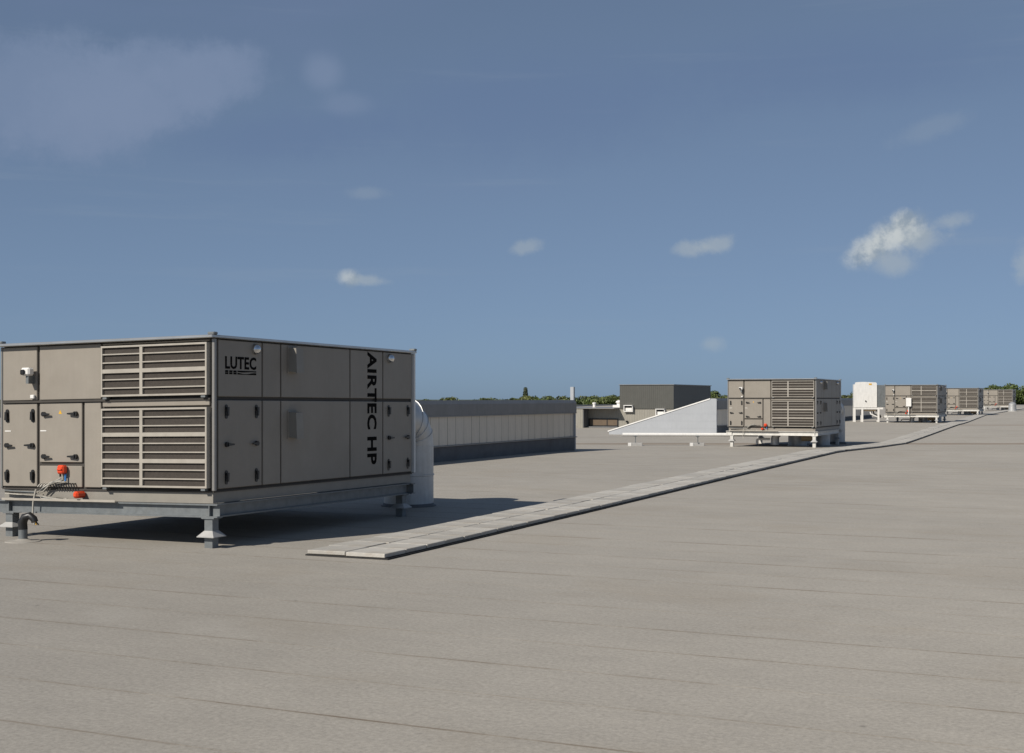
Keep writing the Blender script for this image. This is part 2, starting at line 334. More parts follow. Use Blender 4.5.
roof = empty('flat_roof', (0, 0, 0)); tag(roof, 'wide flat roof of beige grey bitumen membrane sheets', None, None, 'structure')
SW = .83; S0, NEAR = 1.14, 70
ts = np.arange(-46, 40.1, 1.0)
def strip_mesh(name, svals, tvals, lap):
    s_, t_ = np.meshgrid(svals, tvals, indexing='ij')
    X = t_ * CT + s_ * ST; Y = -t_ * ST + s_ * CT; Z = g(X, Y)
    if lap: Z = Z + np.array([.0008, .0, -.0008])[:, None]
    ns, nt_ = len(svals), len(tvals); me = bpy.data.meshes.new(name)
    vv = np.stack([X, Y, Z], -1).reshape(-1, 3); I = np.arange(ns * nt_).reshape(ns, nt_)
    F = np.stack([I[:-1, :-1], I[:-1, 1:], I[1:, 1:], I[1:, :-1]], -1).reshape(-1, 4)
    uvs = np.stack([t_, s_], -1).reshape(-1, 2); vl = vv.tolist(); fl = F.tolist()
    if lap:                                            # front lip of the lapped edge
        n0 = len(vl); vl += [(p[0], p[1], p[2] - .004) for p in vv[:nt_].tolist()]; uvs = np.concatenate([uvs, uvs[:nt_]])
        fl += [(n0 + i, n0 + i + 1, i + 1, i) for i in range(nt_ - 1)]
    me.from_pydata(vl, [], fl); uvl = me.uv_layers.new(name='UVMap')
    idx = np.empty(len(me.loops), int); me.loops.foreach_get('vertex_index', idx); uvl.data.foreach_set('uv', uvs[idx].astype(np.float32).ravel())
    me.materials.append(M_roof); me.update(); return me
for i in range(NEAR):
    s = S0 + i * SW
    link('membrane_sheet', strip_mesh('membrane_sheet', [s, s + SW * .5, s + SW + .03], ts, True), roof)
SF = S0 + NEAR * SW
tag(link('far_membrane', strip_mesh('far_membrane', list(np.arange(SF, 150, 1.5)) + list(np.arange(150, 260, 5)), np.arange(-90, 90.1, 2.0), False), roof), kind='stuff')
link('near_membrane', strip_mesh('near_membrane', [-30, -20, -10, S0 + .02], np.arange(-46, 40.1, 2.), False), roof)
for a, b in ((-90, -46.02), (40.02, 90)):
    link('side_membrane', strip_mesh('side_membrane', np.arange(-30, SF + .6, 1.5), np.linspace(a, b, 24), False), roof)
# the building under the roof and the land round it
hall = MB().box(-90.2, 90.2, -30.2, 260.2, -9.6, -.45).build('hall_building', M_wall)
hall.rotation_euler = (0, 0, -TH); tag(hall, 'long low hall building carrying the flat roof', 'building')
cop = MB()
for b_ in ((-90.4, 90.4, 259.6, 260.2), (-90.4, -89.8, -30, 259.59), (89.8, 90.4, -30, 259.59)): cop.box(*b_, -.45, .5)
cop.build('parapet', M_alu, hall)
terr = MB(); terr.add([(-9000, -2000, -9.5), (9000, -2000, -9.5), (9000, 9000, -9.5), (-9000, 9000, -9.5)], [(0, 1, 2, 3)])
tag(terr.build('ground', M_terr), 'flat green land around the hall', None, None, 'structure')

# ------------------------------------------------------------------ paver walkway
path = empty('paver_walkway', (-1.377, 14.1, 0)); tag(path, 'long walkway of pale concrete pavers two wide across the flat roof', 'walkway')
PP = [(-1.377, 14.1), (3.46, 25.27), (11.0, 42.8), (16.1, 53.1), (27.9, 80.5), (43.0, 118), (57.5, 150), (72, 182)]
cum = [0]
for (a, b) in zip(PP, PP[1:]): cum.append(cum[-1] + math.dist(a, b))
def along(d):
    d = max(0, min(d, cum[-1] - 1e-4)); i = max(k for k in range(len(cum) - 1) if cum[k] <= d)
    t = (d - cum[i]) / (cum[i + 1] - cum[i]); a, b = PP[i], PP[i + 1]; h = math.atan2(b[0] - a[0], b[1] - a[1])
    if i + 2 < len(PP) and cum[i + 1] - d < 2:
        c = PP[i + 2]; h2 = math.atan2(c[0] - b[0], c[1] - b[1]); h += (h2 - h) * .5 * (1 - (cum[i + 1] - d) / 2)
    return a[0] + (b[0] - a[0]) * t, a[1] + (b[1] - a[1]) * t, h
rng = random.Random(3)
tile_me = [MB().cbox(-.2435, .2435, -.2435, .2435, 0, .045, c_).mesh('paver', M_conc) for c_ in (.005, .008)]
HT = .02; d = .25; n_t = 0
mat_pts = []
while d < cum[-1]:
    x, y, h = along(d)
    if n_t < 296:
        for k in (0, 1):
            off = -.25 - .5 * k + rng.uniform(-.003, .003) - (.03 if k and rng.random() < .15 else 0)
            px, py = x + math.cos(h) * off, y - math.sin(h) * off
            o = link('paver', tile_me[rng.random() < .4], path); e = .4
            zx = (gz(px + math.sin(h) * e, py + math.cos(h) * e) - gz(px - math.sin(h) * e, py - math.cos(h) * e)) / (2 * e)
            o.matrix_parent_inverse = Matrix.Translation(-path.location)
            o.location = (px, py, gz(px, py) + HT + rng.uniform(0, .003))
            o.rotation_euler = (math.atan(zx) + rng.gauss(0, .003), rng.gauss(0, .004), -h + rng.gauss(0, .003)); n_t += 1
        dl = d + .25
    d += .501
def ribbon(name, d0, d1, w0, w1, z0, z1, m, step=1.0, kind=None):
    b = MB(); rings = []; dd = d0
    while True:
        x, y, h = along(dd); q = []
        for w, zz in ((w0, z0), (w1, z0), (w1, z1), (w0, z1)):
            X, Y = x + math.cos(h) * w, y - math.sin(h) * w; q.append((X, Y, gz(X, Y) + zz))
        rings.append(q)
        if dd >= d1: break
        dd = min(dd + step, d1)
    b.ring_tube(rings); o = b.build(name, m, path); o.matrix_parent_inverse = Matrix.Translation(-path.location)
    return tag(o, kind=kind)
ribbon('rubber_underlay', .012, cum[-1] - .5, -1.02, .025, -.01, HT - .003, M_rub)
ribbon('joint_sand', .02, dl, -.985, -.012, HT, HT + .037, M_sand)
ribbon('far_pavers', dl + .01, cum[-1] - .6, -1.0, 0, HT, HT + .045, M_conc, .6, 'stuff')

# ------------------------------------------------------------------ rooftop air handling units
W, LN, HP, HM, HB, HT_ = 3.36, 4.8, .673, 1.76, .36, 2.5
def text_mesh(txt, width, height, bold=0., spacing=1.):
    cu = bpy.data.curves.new('lettering', 'FONT'); cu.body = txt; cu.size = 1; cu.offset = bold; cu.space_character = spacing; cu.resolution_u = 3; cu.extrude = .001
    o = bpy.data.objects.new('tmp', cu); C.objects.link(o); dg = bpy.context.evaluated_depsgraph_get(); dg.update()
    me = bpy.data.meshes.new_from_object(o.evaluated_get(dg)); bpy.data.objects.remove(o)
    n = len(me.vertices); a = np.empty(n * 3, np.float32); me.vertices.foreach_get('co', a); a = a.reshape(-1, 3)
    lo, hi = a.min(0), a.max(0); a = (a - lo) / np.maximum(hi - lo, 1e-6) * np.array([width, height, .002])
    return me, a
def handle_mesh(w):                                    # pill shaped latch plate with a lever, long axis z, facing -y
    b = MB(); n = 8; pl = [(.026 * math.cos(math.pi * k / n), .058 + .026 * math.sin(math.pi * k / n)) for k in range(n + 1)] + [(-.026 * math.cos(math.pi * k / n), -.058 - .026 * math.sin(math.pi * k / n)) for k in range(n + 1)]
    b.prism(pl, 'y', -.008, .004)
    b.prism([(-.014, -.05), (.014, -.05), (.020, .055), (-.020, .055)], 'y', -.036, -.022)
    b.prism([(-.018, .02), (.018, .02), (.018, .056), (-.018, .056)], 'y', -.0225, -.007)
    return b.mesh('handle', M_black)
def lever_mesh(w):                                     # round pivot with a long tapering lever along +x, facing -y
    b = MB(); n = 14
    b.prism([(.03 * math.cos(2 * math.pi * k / n), .03 * math.sin(2 * math.pi * k / n)) for k in range(n)], 'y', -.03, .004)
    b.prism([(0, -.018), (.11, -.009), (.115, 0), (.11, .009), (0, .018)], 'y', -.042, -.028)
    return b.mesh('handle', M_black)
H_ME, LV_ME = handle_mesh(0), lever_mesh(0)

def make_unit(name, lettering, warp=None, drop=.03, frame=None, dx=0., dz=0.):
    frame = frame or M_steel
    U = empty(name, (0, 0, 0)); wz = lambda x, y, z: (warp((x, y, z))[2] if warp else z)
    B = lambda mb, n, m, p=U, sm=None: mb.build(n, m, p, sm, warp)
    # casing with dark joints, posts and lid
    B(MB().box(-W + .03, -.03, .03, LN - .03, HP, 2.462), 'casing', M_joint)
    for x0, x1, y0, y1 in ((-.036, .008, -.006, .04), (-W - .004, -W + .03, .0, .04), (-.04, .028, LN - .034, LN + .006), (-W - .008, -W + .04, LN - .04, LN + .008)):
        B(MB().cbox(x0, x1, y0, y1, HP - .004, 2.458, .008), 'corner_post', M_white if x1 == .028 else M_alu)
    lid = B(MB().cbox(-W - .03, .03, -.078, LN + .04, 2.464, 2.5, .008), 'lid', M_lid)
    for x, y in ((-.02, -.015), (-.02, LN), (-W + .02, -.015)): B(MB().cbox(x - .05, x + .05, y - .03, y + .05, 2.501, 2.535, .01), 'lid_corner', M_steel, lid)
    for y in (-.036, ): B(MB().box(-W + .05, -.05, y + .02, .02, HM - .016, HM + .012), 'joint_rail', M_joint)
    # panels: face A looks along -y, face B along +x
    def panel_a(x0, x1, z0, z1, nm='panel'): return B(MB().cbox(x0 + .012, x1 - .012, .004, .05, z0 + .012, z1 - .012, .006), nm, M_panel)
    def panel_b(y0, y1, z0, z1, nm='panel'): return B(MB().cbox(-.05, -.004, y0 + .014, y1 - .014, z0 + .014, z1 - .014, .006), nm, M_panel)
    ZU, ZL = (HM + .005, 2.462), (HP + .005, HM - .01)
    panel_a(-3.335, -2.735, *ZU); pu = panel_a(-2.715, -1.70, *ZU)
    d1 = panel_a(-3.335, -2.735, *ZL, 'door'); d2 = panel_a(-2.715, -2.0, .985, ZL[1], 'door'); sp = panel_a(-2.715, -2.0, ZL[0], .965, 'panel'); panel_a(-1.985, -1.70, *ZL)
    panel_a(-1.70, -.06, 2.42, 2.462); panel_a(-1.70, -.06, 1.665, 1.785)
    def put(me, par, x, y, z, rx=0, ry=0, rz=0):
        o = link(me.name.split('.')[0], me, par); o.location = (x, y, wz(x, y, z)); o.rotation_euler = (rx, ry, rz); return o
    for x in (-3.24, -2.81):
        put(H_ME, d1, x, 0, 1.585, 0, math.pi); put(H_ME, d1, x, 0, .82)
        put(LV_ME, d1, x, 0, 1.21, 0, 0 if x < -3 else math.pi)
    for x in (-2.62, -2.10):
        for z in (1.60, 1.07): put(LV_ME, d2, x, 0, z, 0, 0 if x < -2.4 else math.pi)
    bs = (.07, .957, 1.351, 3.0, 3.89, 4.745)
    for i, (y0, y1) in enumerate(zip(bs, bs[1:])):
        up = panel_b(y0, y1, *ZU); lo = panel_b(y0, y1, *ZL, 'door' if i in (0, 4) else 'panel')
        if i in (0, 4):
            for y in (y0 + .16, y1 - .13):
                put(H_ME, lo, -.004, y, 1.60, 0, math.pi, math.pi / 2) if 0 else put(H_ME, lo, -.004, y, 1.60, 0, 0, math.pi / 2)
                put(H_ME, lo, -.004, y, .82, 0, 0, math.pi / 2)
                put(LV_ME, lo, -.004, y, 1.21, 0, 0 if y < (y0 + y1) / 2 else math.pi, math.pi / 2)
        if i == 2:
            for z0, z1, p in ((2.09, 2.415, up), (1.25, 1.595, lo)):
                h = MB().add([(-.004, 1.51, z0 + .02), (-.004, 1.69, z0 + .02), (-.004, 1.69, z1), (-.004, 1.51, z1), (.125, 1.52, z0), (.125, 1.68, z0), (.11, 1.68, z1 - .012), (.11, 1.52, z1 - .012)],
                         [(0, 1, 2, 3), (4, 5, 6, 7), (2, 3, 7, 6), (0, 3, 7, 4), (1, 2, 6, 5), (0, 1, 5, 4)])
                hd = B(h, 'vent_hood', M_hood, p)
                B(MB().box(-.003, .006, 1.485, 1.715, z0 - .005, z1 + .015), 'flange', M_panel, hd)
        if i in (0, 4):
            yy = (.80 if i == 0 else 4.07)
            fl = MB(); fl.ring_tube([[(x, yy + r * math.cos(2 * math.pi * k / 20), 2.36 + r * math.sin(2 * math.pi * k / 20)) for k in range(20)] for r, x in ((.066, -.003), (.064, .02), (.056, .042), (.042, .06), (.022, .07), (.001, .073))])
            B(fl, 'round_vent', M_chrome, up, 40)
    # back and left faces
    for y0, y1 in zip((.07, 1.6, 3.2), (1.6, 3.2, 4.74)):
        for z in (ZU, ZL): B(MB().cbox(-W + .004, -W + .05, y0 + .014, y1 - .014, z[0] + .014, z[1] - .014), 'panel', M_panel)
    for x0, x1 in ((-3.3, -2.2), (-2.2, -1.1), (-1.1, -.06)):
        for z in (ZU, ZL): B(MB().cbox(x0 + .014, x1 - .014, LN - .05, LN - .004, z[0] + .014, z[1] - .014), 'panel', M_panel)
    # two projecting louvre grilles
    for z0, z1, rows in ((1.80, 2.415, 6), (.705, 1.655, 9)):
        x0, x1, xm = -1.652, -.062, -1.035; D0 = -.065; t = .022
        F = MB()
        F.box(x0, x1, D0, .02, z1 - t, z1); F.box(x0, x1, D0, .02, z0, z0 + t)
        for a, b in ((x0, x0 + t), (x1 - t, x1)): F.box(a, b, D0, .02, z0 + t, z1 - t)
        F.box(xm - .022, xm + .022, D0 + .003, .02, z0 + t, z1 - t)
        for k in range(3, rows, 3):
            zc = z0 + (z1 - z0) * k / rows
            for a, b in ((x0 + t, xm - .022), (xm + .022, x1 - t)): F.box(a, b, D0 + .002, .02, zc - .024, zc + .024)
        fr = B(F, 'louvre', M_louv)
        B(MB().box(x0 + .01, x1 - .01, -.036, -.026, z0 + .01, z1 - .01), 'insect_screen', M_mesh, fr)
        for k in range(1, rows):
            if k % 3 == 0: continue
            zc = z0 + (z1 - z0) * k / rows
            for a, b in ((x0 + t, xm - .022), (xm + .022, x1 - t)):
                B(MB().prism([(D0 + .004, zc - .008), (D0 + .004, zc + .007), (-.03, zc + .007), (-.03, zc - .006)], 'x', a, b), 'blade', M_louv, fr)
        for x in (x0 + .05, x1 - .06): B(MB().box(x - .03, x + .03, -.055, .01, z0 - .03, z0 - .003), 'bracket', M_steel, fr)
    # plinth, I-beams, legs
    pl = MB().box(-W + .04, -.04, .03, LN - .04, .525, HP - .004); B(pl, 'plinth', M_hood if lettering else M_panel)
    B(MB().box(-W + .02, -.02, .012, LN - .02, HP - .022, HP - .003), 'plinth_edge', M_joint)
    def ibeam(ax, a0, a1, c, w=.11):
        poly = [(c - w / 2, .36), (c + w / 2, .36), (c + w / 2, .376), (c + .006, .376), (c + .006, .502), (c + w / 2, .502), (c + w / 2, .518), (c - w / 2, .518), (c - w / 2, .502), (c - .006, .502), (c - .006, .376), (c - w / 2, .376)]
        return MB().prism(poly, ax, a0, a1)
    B(ibeam('x', -W - .06, .06, .03), 'beam', frame); B(ibeam('x', -W - .06, .06, LN - .12), 'beam', frame)
    for c in (-.03, -W + .03): B(ibeam('y', .089, LN - .18, c), 'beam', frame)
    for x in (-.06, -W + .16):
        B(MB().box(x - .006, x + .006, -.022, .082, .378, .5), 'stiffener', frame)
    for x in (-.075, -W + .16):
        for y in (.045, LN - .26):
            lg = MB().box(x - .057, x + .057, y - .057, y + .057, -drop, .345).box(x - .09, x + .09, y - .075, y + .075, .345, .3595); lo = B(lg, 'leg', frame)
            B(MB().pyr(x, y, .13, .138, .122, .122).pyr(x, y, .1385, .205, .12, .0585), 'flashing_collar', M_flash, lo)
    # electrical gear on face A
    sw = B(MB().cbox(-2.345 + dx, -2.235 + dx, -.085, .003, .855 + dz, .965 + dz, .02), 'isolator_switch', M_red, sp)
    B(MB().cbox(-2.325 + dx, -2.255 + dx, -.10, -.086, .9 + dz, .925 + dz, .006), 'knob', M_red, sw)
    B(MB().tube([(-2.32 + dx, -.04, .855 + dz), (-2.32 + dx, -.04, .82 + dz)], .012, 8), 'cable_gland', M_black, sw)
    B(MB().tube([(-2.245 + dx, -.03, .855 + dz), (-2.245 + dx, -.03, .765 + dz)], .013, 8), 'conduit', M_blue, sw)
    s2 = B(MB().cbox(-2.045, -1.96, -.135, .03, .562, .645, .024), 'isolator_switch', M_red)
    tr = MB().box(-W + .1, -1.42, -.075, -.0255, .519, .525).box(-W + .1, -1.42, -.078, -.0755, .519, .548); B(tr, 'cable_tray', M_louv)
    for k in range(14):
        x = -2.66 + k * .042
        B(MB().tube([(x, .006, .735), (x + .004, -.035, .73), (x + .022, -.04, .69)], .0095, 6), 'cable_stub', M_black, sp) if k > 3 else B(MB().tube([(x, .006, .735), (x, -.04, .72), (x - .02, -.05, .69)], .0095, 6), 'cable_stub', M_cable, sp)
    rn = random.Random(5)
    for k in range(6):
        x = -2.62 + k * .05; j = lambda s: rn.uniform(-s, s)
        B(MB().tube([(-2.34 + k * .018, -.02, .80 - .01 * k), (-2.45 + j(.02), -.05, .735 + j(.02)), (-2.60 + j(.03), -.055, .66 + j(.03)), (-2.70 + j(.02), -.05, .60 + j(.02)), (-2.62 + k * .06, -.05, .553 + j(.008)), (-2.2 + j(.06), -.05, .542 + j(.008))], .0065, 6), 'cable', (M_cable, M_steel, M_cable, M_black, M_cable, M_hood)[k])
    for k in range(3):
        B(MB().tube([(-2.70, -.045 - k * .008, .60 + k * .012), (-3.0, -.045, .592 + k * .018), (-3.26, -.02, .60 + k * .02)], .008, 6), 'cable', (M_cable, M_black, M_steel)[k])
    B(MB().tube([(-2.70, -.06, .66), (-2.74, -.065, .5), (-2.75, -.065, .33), (-2.73, -.065, .24)], .012, 7), 'cable', M_cable)
    # outdoor sensor with hood, small label plates, warning sticker
    sn = B(MB().cbox(-2.895, -2.75, -.13, -.03, 2.085, 2.185, .02), 'sensor', M_white); B(MB().cbox(-2.88, -2.81, -.15, -.131, 2.095, 2.16, .012), 'lens', M_black, sn)
    B(MB().box(-2.83, -2.785, -.10, .004, 1.985, 2.084), 'sensor_bracket', M_steel, sn)
    B(MB().cbox(-2.83, -2.765, -.035, .004, 1.795, 1.845, .008), 'junction_box', M_white)
    for x in (-3.285, -2.69): B(MB().box(x, x + .10, .0015, .004, 1.385, 1.398), 'name_plate', M_white, d1 if x < -3 else d2)
    B(MB().add([(-2.39, .0025, 1.60), (-2.335, .0025, 1.60), (-2.3625, .0025, 1.65)], [(0, 1, 2)]), 'warning_sticker', M_yel, d2)
    if lettering:
        me, a = text_mesh('LUTEC', .615, .152, .028, 1.06); finish(me, np.stack([np.full(len(a), -.0035) + a[:, 2] * 1.2, .21 + a[:, 0], 2.108 + a[:, 1]], 1), U, warp)
        for y0, y1 in ((.21, .27), (.29, .35), (.37, .43)):
            b = MB()
            for q in ((2.045, 2.066), (2.070, 2.092)): b.box(-.0045, -.0015, y0, y1, *q)
            B(b, 'logo_square', M_print)
        sw = MB(); n = 14
        for lo, hi in ((lambda t: 2.076 - .004 * math.sin(t * 6), lambda t: 2.092), (lambda t: 2.045, lambda t: 2.066 - .012 * math.sin(t * math.pi) ** 2 - .004 * math.sin(t * 6))):
            pts = [(.45 + .375 * k / n, lo(k / n)) for k in range(n + 1)] + [(.45 + .375 * k / n, hi(k / n)) for k in range(n, -1, -1)]
            sw.prism(pts, 'x', -.0045, -.0015)
        B(sw, 'logo_wave', M_print)
        for txt, z, wd in (('AIRTEC', 2.44, 1.10), ('HP', 1.235, .395)):
            me, a = text_mesh(txt, wd, .255, .032, 1.06); finish(me, np.stack([np.full(len(a), -.0035) + a[:, 2] * 1.2, 3.455 + a[:, 1], z - a[:, 0]], 1), U, warp)
    return U
def finish(me, co, U, warp):
    if warp: co = np.array([warp(tuple(p)) for p in co])
    me.vertices.foreach_set('co', co.astype(np.float32).ravel()); me.materials.clear(); me.materials.append(M_print); me.update()
    link('lettering', me, U)

def settle(p):      # the nearest unit has sunk a little towards its left and rear feet
    x, y, z = p; k = max(0., min(1., (z - .1) / .25)); return (x, y, z + (.0162 * x - .0069 * y) * k)
GRP = 'air handling units in a row on the roof'
u1 = make_unit('air_handling_unit', True, settle); u1.location = (-3.4815, 15.202, 0); u1.rotation_euler = (0, 0, -TH)
tag(u1, 'big beige air handling unit with LUTEC and AIRTEC HP lettering on steel legs', 'air handler', GRP)
u2 = make_unit('air_handling_unit', False, None, .13, M_cream, .40, -.16); u2.location = (11.285, 48.23, -.01); u2.rotation_euler = (0, 0, -TH)
tag(u2, 'beige air handling unit in front of the pale triangular gable, second in the row', 'air handler', GRP)
# duct stubs and pipework under the body of the farther units
for (x, y, r, z1) in ((-1.1, 1.9, .36, .524), (-.45, 3.2, .33, .524)):
    b = MB().lathe(x, y, [(r + .06, -.13), (r + .06, -.07), (r, -.06), (r, z1)], 28); b.build('roof_duct', M_duct, u2, 40)
b = MB().tube([(-1.75, .9, -.02), (-1.75, .9, .2), (-1.72, .88, .33), (-1.6, .85, .42), (-1.5, .85, .50)], [.16, .16, .15, .13, .13], 18); b.build('duct_bend', M_duct, u2, 40)
b = MB().tube([(-.8, 1.2, .24), (-.3, 1.25, .24)], .12, 16); b.build('insulated_pipe', M_copper, u2, 40)
b = MB().tube([(-2.4, .7, .0), (-2.4, .7, .16), (-2.3, .7, .2), (-1.9, .7, .2)], .045, 10); b.build('drain_pipe', M_white, u2, 40)
for i, (x, y, lab) in enumerate(((27.9, 85.2, 'beige air handling unit with a white box on its front beside the white tank unit'), (42.7, 119, 'beige air handling unit partly hidden behind the one with the white box'), (60.1, 156, 'smallest and farthest beige air handling unit in front of the trees at right'))):
    u = copy_tree(u2); u.location = (x, y, gz(x, y) + .02); u['label'] = lab
    if i == 0: MB().cbox(-1.98, -1.64, -.22, -.105, 1.05, 1.62, .02).box(-1.85, -1.8, -.16, -.12, .52, 1.05).build('switch_cabinet', M_white, u)
# ducts that leave the rear face and bend down into the roof
def rear_duct(o_xy, lab, r=.405, Rb=.44, yoff=1.45, xoff=-.90):
    D = empty('rear_duct', (*o_xy, gz(*loc2w(0, 0)) if 0 else 0), -TH); tag(D, lab, 'duct')
    zc = 1.42; n = 28; ydn = LN + yoff
    def ring(y, z, ang): return [(xoff + r * math.cos(2 * math.pi * k / n), y + r * math.sin(2 * math.pi * k / n) * math.sin(ang), z + r * math.sin(2 * math.pi * k / n) * math.cos(ang)) for k in range(n)]
    MB().ring_tube([ring(LN + .012, zc, 0), ring(ydn - Rb, zc, 0)], False).build('duct_run', M_duct, D, 40)
    cuts = [0, 22.5, 45, 67.5, 90]
    for a, b in zip(cuts, cuts[1:]):
        A, B_ = R(a), R(b); pa = (ydn - Rb + Rb * math.sin(A), zc - Rb + Rb * math.cos(A)); pb = (ydn - Rb + Rb * math.sin(B_), zc - Rb + Rb * math.cos(B_))
        MB().ring_tube([ring(pa[0], pa[1], A), ring(pb[0], pb[1], B_)], False).build('elbow_segment', M_duct, D, 40)
        s_ = [[(xoff + (p[0] - xoff) * f, pb[0] + (p[1] - pb[0]) * f, pb[1] + (p[2] - pb[1]) * f + dz) for p in ring(pb[0], pb[1], B_)] for f, dz in ((1.0, .006), (1.018, .006), (1.018, -.006), (1.0, -.006))]
        MB().ring_tube(s_, False).build('seam', M_duct, D)
    MB().lathe(xoff, ydn, [(r, zc - Rb), (r, .525), (r + .012, .52), (r + .012, .50), (r, .495), (r, -.14)], n).build('duct_drop', M_duct, D, 40)
    MB().lathe(xoff, ydn, [(r + .05, -.03), (r + .05, .01), (r + .02, .02), (r + .004, .05)], n).build('roof_collar', M_base, D, 40)
    return D
rear_duct((-3.4815, 15.202), 'round silver duct with elbow behind the nearest air handling unit')
d2 = rear_duct((11.285, 48.23), 'round silver duct behind the second air handling unit', xoff=-.3, r=.34, yoff=.75, Rb=.36); d2.location.z = -.08

# drain stub with black hose under the near unit's left corner
x, y = -6.0, 15.95
st = empty('cable_riser', (x, y, 0)); st.scale = (.9, .9, .9); tag(st, 'short grey roof pipe with a black cable hood by the near unit', 'pipe')
MB().lathe(0, 0, [(.06, -.02), (.06, .17), (.052, .172)], 16).build('pipe', M_steel, st, 40)
MB().lathe(0, 0, [(.24, 0), (.23, .01), (.11, .016), (.061, .04)], 24).build('flashing_plate', M_patch, st, 40)
MB().tube([(0, 0, .165), (-.005, 0, .26), (.03, -.01, .33), (.10, -.02, .355), (.16, -.03, .31), (.175, -.035, .27)], [.062, .062, .058, .05, .048, .046], 14).build('hood', M_black, st, 40)
for k in range(3): MB().tube([(.165 + .01 * k, -.035, .29), (.18 + .012 * k, -.04, .255), (.17 + .03 * k, -.05, .235)], .012, 6).build('cable', (M_cable, M_yel, M_black)[k], st)

# ------------------------------------------------------------------ roof lights (long north lights with a triangular section)
def rooflight(o_xy, length, pane_w, lab, z0=0., top=1.69, depth=5.6, post=False):
    U = empty('rooflight', (*o_xy, 0), -TH); tag(U, lab, 'rooflight')
    zb, zp, zf = z0 - .35, .45 + z0, 1.26 + z0
    MB().box(-.12, .03, -length + .11, 0, zb, zp - .03).build('kerb', M_base, U)
    MB().cbox(-.14, .075, -length + .11, .03, zp - .03, zp, .006).build('sill', M_alu, U)
    MB().prism([(-.30, zf + .005), (.05, zf + .005), (.05, top - .10), (-.02, top), (-.30, top)], 'y', -length + .11, .02).build('ridge_flashing', M_dkflash, U)
    MB().box(-.10, .07, -length + .11, .01, zf - .02, zf + .004).build('head_rail', M_alu, U)
    y = -length + .11; pm = MB().cbox(-.03, -.008, .010, pane_w - .010, zp + .002, zf - .022, .004).mesh('pane', M_pane); mm = MB().box(-.05, -.012, -.014, .014, zp, zf - .021).mesh('mullion', M_mull)
    while y < -pane_w * .6:
        o = link('pane', pm, U); o.location = (0, y, 0); o.rotation_euler = (0, 0, random.gauss(0, .004)); o = link('mullion', mm, U); o.location = (0, y, 0); y += pane_w
    link('mullion', mm, U)
    MB().box(-.20, -.10, -length + .12, -.11, zp - .03, zf).build('backing', M_gable, U)
    tri = [(.035, zb), (.035, top - .10), (-.03, top - .012), (-.31, top - .012), (-depth, .12 + z0), (-depth, zb)]
    MB().prism(tri, 'y', -length, -length + .10).build('gable', M_gable, U); MB().prism(tri, 'y', -.10, -.002).build('gable', M_gable, U)
    rf = MB().add([(-.29, -length - .01, top + .005), (-.29, .04, top + .005), (-depth - .05, .04, .135 + z0), (-depth - .05, -length - .01, .135 + z0), (-.29, -length - .01, top - .045), (-.29, .04, top - .045), (-depth - .05, .04, .085 + z0), (-depth - .05, -length - .01, .085 + z0)],
                  [(0, 1, 2, 3), (7, 6, 5, 4), (0, 3, 7, 4), (1, 5, 6, 2), (2, 6, 7, 3), (0, 4, 5, 1)]); rf.build('roof_sheet', M_gable, U)
    y_ = -length - .006
    for za, zb_, dy in ((z0 - .3, z0 + .30, .008), (z0 + .301, z0 + .66, .005), (z0 + .661, z0 + 1.02, .008), (z0 + 1.021, top - .03, .005)):   # lapped sheets on the near gable
        sl = lambda z: -depth + .25 + (depth - .45) * max(0, (z - .10 - z0)) / (top - .12 - z0)
        MB().prism([(sl(za), za), (.03, za), (.03, zb_ - .002), (sl(zb_), zb_ - .002)], 'y', y_ - dy + .006, -length - .0005).build('gable_sheet', M_gable, U)
    MB().prism([(-.29, top + .012), (-.29, top - .05), (-depth - .06, .085 + z0), (-depth - .06, .145 + z0)], 'y', -length - .03, -length - .0105).build('verge_trim', M_white, U)
    if post:
        MB().box(-.16, -.04, -.03, .09, zb, top + .45).build('end_post', M_gable, U)
    return U
rooflight((2.15, 44.4), 15, .5, 'dark capped rooflight with long strip of cloudy panes behind the near unit', 0, post=True)
x0, y0 = 10.04, 64; L2 = 46
rooflight((x0 + ST * L2, y0 + CT * L2), L2, 1.0, 'rooflight with pale grey triangular gable beside the second unit', -.05, top=1.74)

# white pipe on blocks in front of the gable
wp = empty('white_pipe', (4.3, 50.6, gz(4.3, 50.6))); tag(wp, 'horizontal white pipe on low block feet in front of the gable', 'pipe')
MB().tube([(0, 0, .44), (4.6, -.3, .44), (5.2, -.34, .44)], .068, 16).build('pipe', M_white, wp, 40)
for x in (.5, 2.9):
    s = MB().box(x - .015, x + .015, -.06 - x * .065, -.03 - x * .065, .12, .4).box(x - .07, x + .07, -.09 - x * .065, .06 - x * .065, .36, .373).build('support', M_steel, wp)
    MB().cbox(x - .28, x + .26, -.2, .1, -.03, .12, .012).build('block', M_flash, s)
    MB().cbox(x - .30, x - .17, -.22, -.205, -.02, .125, .004).build('end_cap', M_white, s)

